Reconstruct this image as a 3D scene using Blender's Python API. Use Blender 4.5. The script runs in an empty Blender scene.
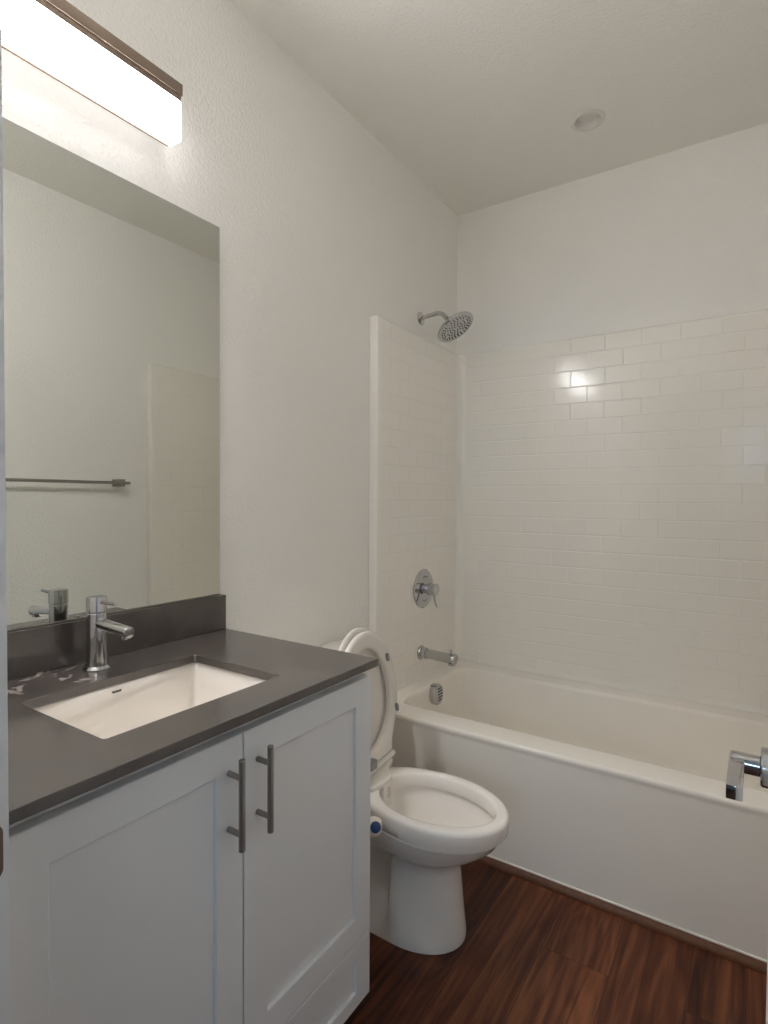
import bpy, bmesh, math, random
from mathutils import Vector, Matrix

random.seed(7)
SC = bpy.context.scene
COL = SC.collection
PI = math.pi
rad = math.radians

# ------------------------------------------------------------------ camera
YAW, PITCH, ROLL = rad(33.618), rad(-1.319), rad(0.340)
F = Vector((-math.sin(YAW) * math.cos(PITCH), math.cos(YAW) * math.cos(PITCH), math.sin(PITCH)))
R0 = Vector((math.cos(YAW), math.sin(YAW), 0))
U0 = R0.cross(F)
R = R0 * math.cos(ROLL) + U0 * math.sin(ROLL)
U = -R0 * math.sin(ROLL) + U0 * math.cos(ROLL)
cam = bpy.data.cameras.new('camera')
cam.sensor_fit = 'HORIZONTAL'
cam.sensor_width = 36.0
cam.lens = 562.464 / 768 * 36.0
cam.clip_start = 0.01
cam_o = bpy.data.objects.new('camera', cam)
COL.objects.link(cam_o)
M = Matrix((R, U, -F)).transposed().to_4x4()
M.translation = Vector((1.3212, 0.0, 1.2606))
cam_o.matrix_world = M
SC.camera = cam_o

# ------------------------------------------------------------------ light and exposure
LAMP_STRENGTH = 52.0            # vanity light diffuser
LAMP_BOTTOM, LAMP_END, LAMP_BACK = 0.10, 0.18, 0.034   # bottom and end cap relative to the front
LAMP_DOWN = 7.0               # watts of the fill light added under the vanity light
LAMP_COLOR = (1.0, 0.985, 0.985)
WINDOW_POWER = 15.0            # daylight through the window of the room behind
WINDOW_COLOR = (0.55, 0.78, 1.0)
SC.view_settings.view_transform = 'Standard'
SC.view_settings.look = 'None'
SC.view_settings.gamma = 1.0
SC.view_settings.use_curve_mapping = False
SC.view_settings.exposure = 0.0
SC.cycles.max_bounces = 16
SC.cycles.diffuse_bounces = 12
SC.cycles.glossy_bounces = 8

world = bpy.data.worlds.new('world')
world.use_nodes = True
world.node_tree.nodes['Background'].inputs[0].default_value = (0.62, 0.78, 1.0, 1)
world.node_tree.nodes['Background'].inputs[1].default_value = 0.6
SC.world = world

win = bpy.data.lights.new('window_daylight', 'AREA')
win.shape = 'RECTANGLE'
win.size, win.size_y = 1.0, 0.6
win.energy = WINDOW_POWER
win.color = WINDOW_COLOR
win_o = bpy.data.objects.new('window_daylight', win)
COL.objects.link(win_o)
win_o.location = (1.72, -2.82, 1.88)
win_o.rotation_euler = (rad(90), 0, 0)       # shines along +y through the doorway

# ------------------------------------------------------------------ helpers
class NT:
    def __init__(self, name):
        self.m = bpy.data.materials.new(name)
        self.m.use_nodes = True
        self.t = self.m.node_tree
        self.b = self.t.nodes['Principled BSDF']

    def n(self, typ, **kw):
        nd = self.t.nodes.new(typ)
        for k, v in kw.items():
            if k.startswith('i_'):
                nd.inputs[k[2:].replace('_', ' ')].default_value = v
            else:
                setattr(nd, k, v)
        return nd

    def l(self, a, b):
        self.t.links.new(a, b)


def pbr(name, col, rough=0.5, metal=0.0, **kw):
    t = NT(name)
    t.b.inputs['Base Color'].default_value = (*col, 1)
    t.b.inputs['Roughness'].default_value = rough
    t.b.inputs['Metallic'].default_value = metal
    for k, v in kw.items():
        t.b.inputs[k.replace('_', ' ')].default_value = v
    return t


def noisy(t, scale=60, amount=0.05, bump=0.0, dist=0.001, base=None, detail=3):
    tc = t.n('ShaderNodeTexCoord')
    nz = t.n('ShaderNodeTexNoise')
    nz.inputs['Scale'].default_value = scale
    nz.inputs['Detail'].default_value = detail
    t.l(tc.outputs['Object'], nz.inputs['Vector'])
    if amount:
        mr = t.n('ShaderNodeMapRange')
        mr.inputs['To Min'].default_value = 1 - amount
        mr.inputs['To Max'].default_value = 1 + amount
        t.l(nz.outputs['Fac'], mr.inputs['Value'])
        mx = t.n('ShaderNodeVectorMath', operation='SCALE')
        mx.inputs[0].default_value = base or t.b.inputs['Base Color'].default_value[:3]
        t.l(mr.outputs[0], mx.inputs['Scale'])
        t.l(mx.outputs[0], t.b.inputs['Base Color'])
    if bump:
        bp = t.n('ShaderNodeBump')
        bp.inputs['Strength'].default_value = bump
        bp.inputs['Distance'].default_value = dist
        t.l(nz.outputs['Fac'], bp.inputs['Height'])
        t.l(bp.outputs[0], t.b.inputs['Normal'])
    return t.m


class MB:
    """collects shapes in one bmesh"""
    def __init__(self):
        self.bm = bmesh.new()

    def box(self, a, b, bev=0.0, seg=2):
        x0, y0, z0 = a
        x1, y1, z1 = b
        vs = [self.bm.verts.new(p) for p in ((x0, y0, z0), (x1, y0, z0), (x1, y1, z0), (x0, y1, z0),
                                             (x0, y0, z1), (x1, y0, z1), (x1, y1, z1), (x0, y1, z1))]
        fs = [self.bm.faces.new([vs[i] for i in q]) for q in
              ((3, 2, 1, 0), (4, 5, 6, 7), (0, 1, 5, 4), (1, 2, 6, 5), (2, 3, 7, 6), (3, 0, 4, 7))]
        if bev:
            es = {e for f in fs for e in f.edges}
            bmesh.ops.bevel(self.bm, geom=list(es), offset=bev, segments=seg, affect='EDGES', profile=0.5)
        return self

    def loft(self, loops, cap0=True, cap1=True, closed=True):
        rows = [[self.bm.verts.new(p) for p in lp] for lp in loops]
        n = len(rows[0])
        for r0, r1 in zip(rows, rows[1:]):
            for i in range(n if closed else n - 1):
                j = (i + 1) % n
                try:
                    self.bm.faces.new((r0[i], r0[j], r1[j], r1[i]))
                except ValueError:
                    pass
        if cap0:
            self.bm.faces.new(list(reversed(rows[0])))
        if cap1:
            self.bm.faces.new(rows[-1])
        return self

    def lathe(self, origin, axis, prof, n=32, cap0=True, cap1=True):
        """prof: list of (radius, distance along axis)"""
        o = Vector(origin)
        ax = Vector(axis).normalized()
        u = ax.orthogonal().normalized()
        v = ax.cross(u)
        loops = []
        for r, d in prof:
            r = max(r, 1e-5)
            loops.append([o + ax * d + (u * math.cos(2 * PI * k / n) + v * math.sin(2 * PI * k / n)) * r for k in range(n)])
        return self.loft(loops, cap0, cap1)

    def cyl(self, p0, p1, r, n=24, ch=0.0):
        p0, p1 = Vector(p0), Vector(p1)
        L = (p1 - p0).length
        prof = [(r, 0), (r, L)] if not ch else [(r - ch, 0), (r, ch), (r, L - ch), (r - ch, L)]
        return self.lathe(p0, p1 - p0, prof, n)

    def tube(self, pts, r, n=16):
        pts = [Vector(p) for p in pts]
        loops = []
        up = None
        for i, p in enumerate(pts):
            d = (pts[min(i + 1, len(pts) - 1)] - pts[max(i - 1, 0)]).normalized()
            if up is None:
                up = d.orthogonal().normalized()
            u = (up - d * up.dot(d)).normalized()
            up = u
            v = d.cross(u)
            rr = r[i] if isinstance(r, (list, tuple)) else r
            loops.append([p + (u * math.cos(2 * PI * k / n) + v * math.sin(2 * PI * k / n)) * rr for k in range(n)])
        return self.loft(loops)

    def build(self, name, mat, parent=None, smooth=35, label=None, kind=None):
        bmesh.ops.recalc_face_normals(self.bm, faces=self.bm.faces)
        me = bpy.data.meshes.new(name)
        self.bm.to_mesh(me)
        self.bm.free()
        me.materials.append(mat)
        if smooth:
            me.shade_smooth()
            me.set_sharp_from_angle(angle=rad(smooth))
        o = bpy.data.objects.new(name, me)
        COL.objects.link(o)
        if parent:
            o.parent = parent
            o.matrix_parent_inverse = parent_world(parent).inverted()
        if label:
            o['label'] = label
        if kind:
            o['kind'] = kind
        return o


def parent_world(p):
    m = p.matrix_basis.copy()
    while p.parent:
        m = p.parent.matrix_basis @ p.matrix_parent_inverse @ m
        p = p.parent
    return m


def thing(name, loc, label, cat, group=None):
    o = bpy.data.objects.new(name, None)
    o.empty_display_size = 0.05
    COL.objects.link(o)
    o.location = loc
    o['label'] = label
    o['category'] = cat
    if group:
        o['group'] = group
    return o


def tag(o, label, cat, group=None):
    o['label'] = label
    o['category'] = cat
    if group:
        o['group'] = group
    return o


def structure(name, loc=None):
    o = bpy.data.objects.new(name, None)
    COL.objects.link(o)
    o.location = loc or (0, 0, 0)
    o['kind'] = 'structure'
    return o


def rrect(x0, x1, y0, y1, r, z, k=8):
    """rounded rectangle loop, counter-clockwise"""
    r = max(r, 1e-4)
    pts = []
    for cx, cy, a0 in ((x1 - r, y1 - r, 0), (x0 + r, y1 - r, 90), (x0 + r, y0 + r, 180), (x1 - r, y0 + r, 270)):
        for i in range(k + 1):
            a = rad(a0 + 90 * i / k)
            pts.append((cx + r * math.cos(a), cy + r * math.sin(a), z))
    return pts


# ------------------------------------------------------------------ materials
WHITE = (0.78, 0.75, 0.715)


def wall_mat(name, col, bump):
    t = pbr(name, col, 0.62)
    tc = t.n('ShaderNodeTexCoord')
    n1 = t.n('ShaderNodeTexNoise')
    n1.inputs['Scale'].default_value = 95
    n1.inputs['Detail'].default_value = 2.5
    n1.inputs['Roughness'].default_value = 0.55
    n1.inputs['Distortion'].default_value = 0.6
    t.l(tc.outputs['Object'], n1.inputs['Vector'])
    mr = t.n('ShaderNodeMapRange', interpolation_type='SMOOTHSTEP')
    mr.inputs['From Min'].default_value = 0.38
    mr.inputs['From Max'].default_value = 0.62
    t.l(n1.outputs['Fac'], mr.inputs['Value'])
    bp = t.n('ShaderNodeBump')
    bp.inputs['Strength'].default_value = bump
    bp.inputs['Distance'].default_value = 0.0016
    t.l(mr.outputs[0], bp.inputs['Height'])
    t.l(bp.outputs[0], t.b.inputs['Normal'])
    return t.m


M_WALL = wall_mat('wall_paint', (0.855, 0.84, 0.81), 0.6)
M_CEIL = wall_mat('ceiling_paint', (0.83, 0.82, 0.78), 0.45)
M_HALL = pbr('hall_paint', (0.62, 0.64, 0.66), 0.7).m
M_TRIM = noisy(pbr('trim_paint', (0.78, 0.80, 0.82), 0.35), 40, 0.015)
M_DOOR = noisy(pbr('door_paint', (0.78, 0.78, 0.77), 0.4), 40, 0.015)
M_CAB = noisy(pbr('cabinet_paint', (0.76, 0.765, 0.77), 0.42), 300, 0.02, 0.04, 0.0004)
M_CABIN = noisy(pbr('cabinet_interior', (0.55, 0.54, 0.52), 0.6), 40, 0.02)
M_CHROME = noisy(pbr('chrome', (0.55, 0.55, 0.56), 0.07, 1.0), 30, 0.01)
M_STEEL = noisy(pbr('brushed_nickel', (0.36, 0.335, 0.31), 0.34, 1.0), 250, 0.06)
M_BRONZE = noisy(pbr('satin_bronze', (0.30, 0.235, 0.19), 0.42, 1.0), 120, 0.05)
M_MIRROR = noisy(pbr('mirror_silver', (0.715, 0.73, 0.685), 0.005, 1.0), 5, 0.004)
M_MIRROR_EDGE = noisy(pbr('mirror_edge', (0.42, 0.46, 0.43), 0.25, 0.3), 30, 0.03)
M_PORC = noisy(pbr('porcelain', (0.84, 0.80, 0.75), 0.10, 0, Coat_Weight=0.4, Coat_Roughness=0.04), 8, 0.012)
M_SINK = noisy(pbr('sink_porcelain', (0.82, 0.775, 0.72), 0.14), 8, 0.01)
M_PLAST = noisy(pbr('seat_plastic', (0.80, 0.765, 0.71), 0.25), 15, 0.012)
M_BUMP = noisy(pbr('grey_rubber', (0.30, 0.30, 0.30), 0.6), 80, 0.05)
M_BLUE = noisy(pbr('blue_dial', (0.02, 0.07, 0.22), 0.25), 80, 0.05)
M_ACRYL = noisy(pbr('tub_acrylic', (0.86, 0.82, 0.755), 0.16), 8, 0.012)
M_DARK = noisy(pbr('dark_slot', (0.03, 0.028, 0.026), 0.6), 80, 0.05)
M_BADGE = noisy(pbr('badge_print', (0.10, 0.09, 0.085), 0.5), 80, 0.05)
M_NOZZLE = noisy(pbr('nozzle_rubber', (0.055, 0.055, 0.055), 0.6), 80, 0.05)
M_CAULK = noisy(pbr('caulk', (0.82, 0.78, 0.72), 0.5), 60, 0.02)
M_LENS = noisy(pbr('downlight_lens', (0.66, 0.645, 0.61), 0.4), 60, 0.02)
M_CAN = noisy(pbr('downlight_trim', (0.70, 0.68, 0.645), 0.35), 60, 0.02)
M_BRASSY = noisy(pbr('strike_metal', (0.20, 0.155, 0.12), 0.4, 0.9), 80, 0.05)


def tile_mat():
    """moulded acrylic with subway-tile grooves; UV: u runs along the wall, v is height below the top edge, in tiles"""
    t = pbr('surround_acrylic', (0.86, 0.83, 0.775), 0.145)
    uv = t.n('ShaderNodeUVMap', uv_map='UVMap')
    br = t.n('ShaderNodeTexBrick')
    br.offset = 0.5
    br.inputs['Scale'].default_value = 1.0
    br.inputs['Mortar Size'].default_value = 0.0040
    br.inputs['Mortar Smooth'].default_value = 0.85
    br.inputs['Brick Width'].default_value = 0.1490
    br.inputs['Row Height'].default_value = 0.0747
    t.l(uv.outputs[0], br.inputs['Vector'])
    # grooves fade out towards smooth vertical bands (stored in a second UV map)
    uv2 = t.n('ShaderNodeUVMap', uv_map='Mask')
    sx = t.n('ShaderNodeSeparateXYZ')
    t.l(uv2.outputs[0], sx.inputs[0])
    inv = t.n('ShaderNodeMath', operation='SUBTRACT')
    inv.inputs[0].default_value = 1.0
    t.l(br.outputs['Fac'], inv.inputs[1])
    one = t.n('ShaderNodeMix', data_type='FLOAT')
    t.l(sx.outputs[0], one.inputs[0])
    one.inputs[2].default_value = 1.0
    t.l(inv.outputs[0], one.inputs[3])
    # slight waviness of each moulded tile
    nz = t.n('ShaderNodeTexNoise')
    nz.inputs['Scale'].default_value = 9.0
    nz.inputs['Detail'].default_value = 1.5
    t.l(uv.outputs[0], nz.inputs['Vector'])
    b1 = t.n('ShaderNodeBump')
    b1.inputs['Strength'].default_value = 0.75
    b1.inputs['Distance'].default_value = 0.0014
    t.l(one.outputs[0], b1.inputs['Height'])
    b2 = t.n('ShaderNodeBump')
    b2.inputs['Strength'].default_value = 0.07
    b2.inputs['Distance'].default_value = 0.004
    t.l(nz.outputs['Fac'], b2.inputs['Height'])
    t.l(b2.outputs[0], b1.inputs['Normal'])
    t.l(b1.outputs[0], t.b.inputs['Normal'])
    return t.m


M_TILE = tile_mat()


def quartz_mat():
    t = pbr('grey_quartz', (0.07, 0.06, 0.055), 0.22, IOR=1.80)
    tc = t.n('ShaderNodeTexCoord')
    n1 = t.n('ShaderNodeTexNoise')
    n1.inputs['Scale'].default_value = 7
    n1.inputs['Detail'].default_value = 6
    n1.inputs['Roughness'].default_value = 0.62
    t.l(tc.outputs['Object'], n1.inputs['Vector'])
    cr = t.n('ShaderNodeValToRGB')
    cr.color_ramp.elements[0].position = 0.32
    cr.color_ramp.elements[0].color = (0.050, 0.042, 0.038, 1)
    cr.color_ramp.elements[1].position = 0.70
    cr.color_ramp.elements[1].color = (0.082, 0.069, 0.062, 1)
    t.l(n1.outputs['Fac'], cr.inputs[0])
    # fine pale veins
    n2 = t.n('ShaderNodeTexNoise')
    n2.inputs['Scale'].default_value = 5.5
    n2.inputs['Detail'].default_value = 5
    n2.inputs['Distortion'].default_value = 1.3
    t.l(tc.outputs['Object'], n2.inputs['Vector'])
    sb = t.n('ShaderNodeMath', operation='SUBTRACT')
    sb.inputs[1].default_value = 0.5
    t.l(n2.outputs['Fac'], sb.inputs[0])
    ab = t.n('ShaderNodeMath', operation='ABSOLUTE')
    t.l(sb.outputs[0], ab.inputs[0])
    mr = t.n('ShaderNodeMapRange', interpolation_type='SMOOTHSTEP')
    mr.inputs['From Min'].default_value = 0.0
    mr.inputs['From Max'].default_value = 0.010
    mr.inputs['To Min'].default_value = 1.0
    mr.inputs['To Max'].default_value = 0.0
    t.l(ab.outputs[0], mr.inputs['Value'])
    n3 = t.n('ShaderNodeTexNoise')
    n3.inputs['Scale'].default_value = 3.0
    t.l(tc.outputs['Object'], n3.inputs['Vector'])
    m3 = t.n('ShaderNodeMapRange')
    m3.inputs['From Min'].default_value = 0.45
    m3.inputs['From Max'].default_value = 0.7
    m3.inputs['To Max'].default_value = 0.05
    t.l(n3.outputs['Fac'], m3.inputs['Value'])
    ml = t.n('ShaderNodeMath', operation='MULTIPLY')
    t.l(mr.outputs[0], ml.inputs[0])
    t.l(m3.outputs[0], ml.inputs[1])
    # a cluster of stronger cloudy veins in the strip of stone behind the sink
    sx = t.n('ShaderNodeSeparateXYZ')
    t.l(tc.outputs['Object'], sx.inputs[0])
    mk = None
    for k, a, b in ((0, 0.165, 0.135), (1, 0.78, 0.66), (2, 0.879, 0.877)):
        r = t.n('ShaderNodeMapRange', interpolation_type='SMOOTHSTEP')
        r.inputs['From Min'].default_value = b
        r.inputs['From Max'].default_value = a
        r.inputs['To Min'].default_value = 1.0
        r.inputs['To Max'].default_value = 0.0
        t.l(sx.outputs[k], r.inputs['Value'])
        if mk is None:
            mk = r.outputs[0]
        else:
            q = t.n('ShaderNodeMath', operation='MULTIPLY')
            t.l(mk, q.inputs[0])
            t.l(r.outputs[0], q.inputs[1])
            mk = q.outputs[0]
    n4 = t.n('ShaderNodeTexNoise')
    n4.inputs['Scale'].default_value = 16.0
    n4.inputs['Detail'].default_value = 5
    n4.inputs['Distortion'].default_value = 1.2
    t.l(tc.outputs['Object'], n4.inputs['Vector'])
    r4 = t.n('ShaderNodeMapRange', interpolation_type='SMOOTHSTEP')
    r4.inputs['From Min'].default_value = 0.54
    r4.inputs['From Max'].default_value = 0.66
    r4.inputs['To Max'].default_value = 0.6
    t.l(n4.outputs['Fac'], r4.inputs['Value'])
    q4 = t.n('ShaderNodeMath', operation='MULTIPLY_ADD')
    t.l(r4.outputs[0], q4.inputs[0])
    t.l(mk, q4.inputs[1])
    t.l(ml.outputs[0], q4.inputs[2])
    mix = t.n('ShaderNodeMix', data_type='RGBA')
    t.l(q4.outputs[0], mix.inputs['Factor'])
    t.l(cr.outputs[0], mix.inputs[6])
    mix.inputs[7].default_value = (0.42, 0.37, 0.34, 1)
    t.l(mix.outputs[2], t.b.inputs['Base Color'])
    return t.m


M_QUARTZ = quartz_mat()


def floor_mat(name='vinyl_plank', tint=1.0):
    t = pbr(name, (0.08, 0.04, 0.025), 0.45, Specular_IOR_Level=0.3)
    tc = t.n('ShaderNodeTexCoord')
    mp = t.n('ShaderNodeMapping')
    mp.inputs['Rotation'].default_value = (0, 0, rad(90))
    mp.inputs['Location'].default_value = (0.33, 0.055, 0)
    t.l(tc.outputs['Object'], mp.inputs['Vector'])
    br = t.n('ShaderNodeTexBrick')
    br.offset = 0.37
    br.inputs['Scale'].default_value = 1
    br.inputs['Brick Width'].default_value = 1.22
    br.inputs['Row Height'].default_value = 0.178
    br.inputs['Mortar Size'].default_value = 0.0007
    br.inputs['Mortar Smooth'].default_value = 0.2
    br.inputs['Color1'].default_value = (0, 0, 0, 1)
    br.inputs['Color2'].default_value = (1, 1, 1, 1)
    br.inputs['Mortar'].default_value = (0.0, 0.0, 0.0, 1)
    t.l(mp.outputs[0], br.inputs['Vector'])
    # per-plank offset for the grain
    sc = t.n('ShaderNodeVectorMath', operation='MULTIPLY')
    sc.inputs[1].default_value = (36, 1.5, 1)
    t.l(tc.outputs['Object'], sc.inputs[0])
    ofs = t.n('ShaderNodeVectorMath', operation='SCALE')
    ofs.inputs['Scale'].default_value = 17.0
    t.l(br.outputs['Color'], ofs.inputs[0])
    ad = t.n('ShaderNodeVectorMath', operation='ADD')
    t.l(sc.outputs[0], ad.inputs[0])
    t.l(ofs.outputs[0], ad.inputs[1])
    g = t.n('ShaderNodeTexNoise')
    g.inputs['Scale'].default_value = 1.0
    g.inputs['Detail'].default_value = 5
    g.inputs['Roughness'].default_value = 0.62
    g.inputs['Distortion'].default_value = 0.9
    t.l(ad.outputs[0], g.inputs['Vector'])
    # cathedral figure
    sc2 = t.n('ShaderNodeVectorMath', operation='MULTIPLY')
    sc2.inputs[1].default_value = (7.0, 1.1, 1)
    t.l(tc.outputs['Object'], sc2.inputs[0])
    ad2 = t.n('ShaderNodeVectorMath', operation='ADD')
    t.l(sc2.outputs[0], ad2.inputs[0])
    t.l(ofs.outputs[0], ad2.inputs[1])
    g2 = t.n('ShaderNodeTexNoise')
    g2.inputs['Scale'].default_value = 1.0
    g2.inputs['Detail'].default_value = 2
    t.l(ad2.outputs[0], g2.inputs['Vector'])
    wv = t.n('ShaderNodeMath', operation='MULTIPLY')
    wv.inputs[1].default_value = 70.0
    t.l(g2.outputs['Fac'], wv.inputs[0])
    sn = t.n('ShaderNodeMath', operation='SINE')
    t.l(wv.outputs[0], sn.inputs[0])
    cr = t.n('ShaderNodeValToRGB')
    e = cr.color_ramp.elements
    e[0].position, e[0].color = 0.28, (0.029 * tint, 0.0082 * tint, 0.0032 * tint, 1)
    e[1].position, e[1].color = 0.72, (0.200 * tint, 0.069 * tint, 0.028 * tint, 1)
    md = e.new(0.5)
    md.color = (0.090 * tint, 0.026 * tint, 0.0100 * tint, 1)
    # combine: grain + figure + plank tone
    a1 = t.n('ShaderNodeMath', operation='MULTIPLY_ADD')
    a1.inputs[1].default_value = 0.045
    t.l(sn.outputs[0], a1.inputs[0])
    t.l(g.outputs['Fac'], a1.inputs[2])
    sep = t.n('ShaderNodeSeparateXYZ')
    t.l(br.outputs['Color'], sep.inputs[0])
    a2 = t.n('ShaderNodeMath', operation='MULTIPLY_ADD')
    a2.inputs[1].default_value = 0.20
    t.l(sep.outputs[0], a2.inputs[0])
    t.l(a1.outputs[0], a2.inputs[2])
    a3 = t.n('ShaderNodeMath', operation='SUBTRACT')
    a3.inputs[1].default_value = 0.10
    t.l(a2.outputs[0], a3.inputs[0])
    t.l(a3.outputs[0], cr.inputs[0])
    mix = t.n('ShaderNodeMix', data_type='RGBA')
    t.l(br.outputs['Fac'], mix.inputs['Factor'])
    t.l(cr.outputs[0], mix.inputs[6])
    mix.inputs[7].default_value = (0.012, 0.006, 0.004, 1)
    t.l(mix.outputs[2], t.b.inputs['Base Color'])
    bp = t.n('ShaderNodeBump')
    bp.inputs['Strength'].default_value = 0.12
    bp.inputs['Distance'].default_value = 0.0006
    t.l(g.outputs['Fac'], bp.inputs['Height'])
    t.l(bp.outputs[0], t.b.inputs['Normal'])
    return t.m


M_FLOOR = floor_mat()
M_WOODTRIM = noisy(pbr('wood_trim', (0.125, 0.052, 0.027), 0.5, Specular_IOR_Level=0.3), 45, 0.25, detail=4)


def lamp_mat():
    t = pbr('lamp_diffuser', (0.9, 0.88, 0.85), 0.35)
    # bottom, end cap and back dimmed against the front; an added light shines down
    gm = t.n('ShaderNodeNewGeometry')
    sn = t.n('ShaderNodeSeparateXYZ')
    t.l(gm.outputs['Normal'], sn.inputs[0])
    dn = t.n('ShaderNodeMath', operation='LESS_THAN')
    dn.inputs[1].default_value = -0.6
    t.l(sn.outputs[2], dn.inputs[0])
    en = t.n('ShaderNodeMath', operation='GREATER_THAN')
    en.inputs[1].default_value = 0.6
    t.l(sn.outputs[1], en.inputs[0])
    w1 = t.n('ShaderNodeMath', operation='MULTIPLY_ADD')
    w1.inputs[1].default_value = LAMP_BOTTOM - 1.0
    w1.inputs[2].default_value = 1.0
    t.l(dn.outputs[0], w1.inputs[0])
    w2 = t.n('ShaderNodeMath', operation='MULTIPLY_ADD')
    w2.inputs[1].default_value = LAMP_END - 1.0
    t.l(en.outputs[0], w2.inputs[0])
    t.l(w1.outputs[0], w2.inputs[2])
    bk = t.n('ShaderNodeMath', operation='LESS_THAN')
    bk.inputs[1].default_value = -0.6
    t.l(sn.outputs[0], bk.inputs[0])
    cr = t.n('ShaderNodeMath', operation='MULTIPLY_ADD')
    cr.inputs[1].default_value = LAMP_BACK - 1.0
    t.l(bk.outputs[0], cr.inputs[0])
    t.l(w2.outputs[0], cr.inputs[2])
    t.b.inputs['Emission Color'].default_value = (*LAMP_COLOR, 1)
    ml = t.n('ShaderNodeMath', operation='MULTIPLY')
    ml.inputs[1].default_value = LAMP_STRENGTH
    t.l(cr.outputs[0], ml.inputs[0])
    t.l(ml.outputs[0], t.b.inputs['Emission Strength'])
    return t.m


M_LAMP = lamp_mat()

# ------------------------------------------------------------------ room shell
W, D, H = 1.5208, 2.6609, 2.7271
Y0, Y1 = 0.165, 0.30            # doorway wall, hall side and bathroom side
JX0, JX1 = 0.597, 1.341         # clear opening of the doorway
DH = 2.06

MB().box((-0.12, Y1, -0.08), (W + 0.12, D + 0.12, 0.0)).build('floor', M_FLOOR, kind='structure', smooth=0)
MB().box((-0.12, Y0, 0), (0, D + 0.12, H)).build('wall_left', M_WALL, kind='structure', smooth=0)
MB().box((W, Y0, 0), (W + 0.12, D + 0.12, H)).build('wall_right', M_WALL, kind='structure', smooth=0)
MB().box((0, D, 0), (W, D + 0.12, H)).build('wall_back', M_WALL, kind='structure', smooth=0)
g = MB()
g.box((0, Y0, 0), (JX0 - 0.018, Y1, H))
g.box((JX1 + 0.018, Y0, 0), (W, Y1, H))
g.box((JX0 - 0.018, Y0, DH + 0.018), (JX1 + 0.018, Y1, H))
g.build('wall_front', M_WALL, kind='structure', smooth=0)

# ceiling with a round cut-out for the recessed light
LX, LY, LR = 0.748, 2.266, 0.046
bm = bmesh.new()
outer = [bm.verts.new(p) for p in ((-0.12, Y0, H), (W + 0.12, Y0, H), (W + 0.12, D + 0.12, H), (-0.12, D + 0.12, H))]
inner = [bm.verts.new((LX + LR * math.cos(2 * PI * k / 40), LY + LR * math.sin(2 * PI * k / 40), H)) for k in range(40)]
es = [bm.edges.new((outer[i], outer[(i + 1) % 4])) for i in range(4)]
es += [bm.edges.new((inner[i], inner[(i + 1) % 40])) for i in range(40)]
bmesh.ops.triangle_fill(bm, edges=es, use_beauty=True)
ret = bmesh.ops.extrude_face_region(bm, geom=list(bm.faces))
bmesh.ops.translate(bm, verts=[v for v in ret['geom'] if isinstance(v, bmesh.types.BMVert)], vec=(0, 0, 0.1))
g = MB()
g.bm.free()
g.bm = bm
g.build('ceiling', M_CEIL, kind='structure', smooth=0)

# door jamb lining the opening
jb = structure('trim_1')
jb.location = (JX0, Y0, 0)
g = MB()
g.box((JX0 - 0.018, Y0 - 0.002, 0), (JX0, Y1 + 0.0, DH), 0.0015)
g.box((JX1, Y0 - 0.002, 0), (JX1 + 0.018, Y1, DH), 0.0015)
g.box((JX0 - 0.018, Y0 - 0.002, DH), (JX1 + 0.018, Y1, DH + 0.018), 0.0015)
g.build('jamb', M_TRIM, jb)
g = MB()
pl = [(JX0 + 0.0002, y, z) for (x, y, z) in []]
loop = rrect(0.0, 0.057, 0.0, 0.066, 0.012, 0, 6)
lo = [[(JX0 + d, Y1 - 0.0645 + p[0], 0.818 + p[1]) for p in loop] for d in (0.0002, 0.0020)]
g.loft(lo)
g.build('strike_plate', M_BRASSY, jb, label='dark metal strike plate')

# wood strip along the foot of the tub
g = MB()
prof = [(1.8105, 0.0), (1.7915, 0.0), (1.7915, 0.007), (1.797, 0.015), (1.8045, 0.0195), (1.8105, 0.0205)]
g.loft([[(x, p[0], p[1]) for p in prof] for x in (0.001, W - 0.001)])
g.build('trim_2', M_WOODTRIM, kind='structure')
# baseboard behind the toilet
MB().box((0.0005, 1.135, 0.0), (0.013, 1.79, 0.085), 0.003).build('baseboard_left', M_TRIM, kind='structure')
MB().box((W - 0.013, 0.30, 0.0), (W - 0.0005, 1.79, 0.085), 0.003).build('baseboard_right', M_TRIM, kind='structure')

# the room behind the camera: plain shell with a window that lets the daylight in
HX0, HX1, HY = -1.2, 2.9, -2.95
MB().box((HX0, HY, -0.08), (HX1, Y1, 0.0)).build('floor_hall', M_FLOOR, kind='structure', smooth=0)
MB().box((HX0, HY, H), (HX1, Y0, H + 0.1)).build('ceiling_hall', M_CEIL, kind='structure', smooth=0)
MB().box((HX0 - 0.1, HY, 0), (HX0, Y1, H)).build('wall_hall_left', M_HALL, kind='structure', smooth=0)
MB().box((HX1, HY, 0), (HX1 + 0.1, Y1, H)).build('wall_hall_right', M_HALL, kind='structure', smooth=0)
g = MB()
g.box((HX0, Y0, 0), (-0.12, Y1, H))
g.box((W + 0.12, Y0, 0), (HX1, Y1, H))
g.build('wall_hall_front', M_HALL, kind='structure', smooth=0)
g = MB()
wx0, wx1, wz0, wz1 = 1.17, 2.27, 1.53, 2.23
g.box((HX0, HY - 0.1, 0), (wx0, HY, H))
g.box((wx1, HY - 0.1, 0), (HX1, HY, H))
g.box((wx0, HY - 0.1, 0), (wx1, HY, wz0))
g.box((wx0, HY - 0.1, wz1), (wx1, HY, H))
g.build('wall_hall_back', M_HALL, kind='structure', smooth=0)
g = MB()
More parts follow.
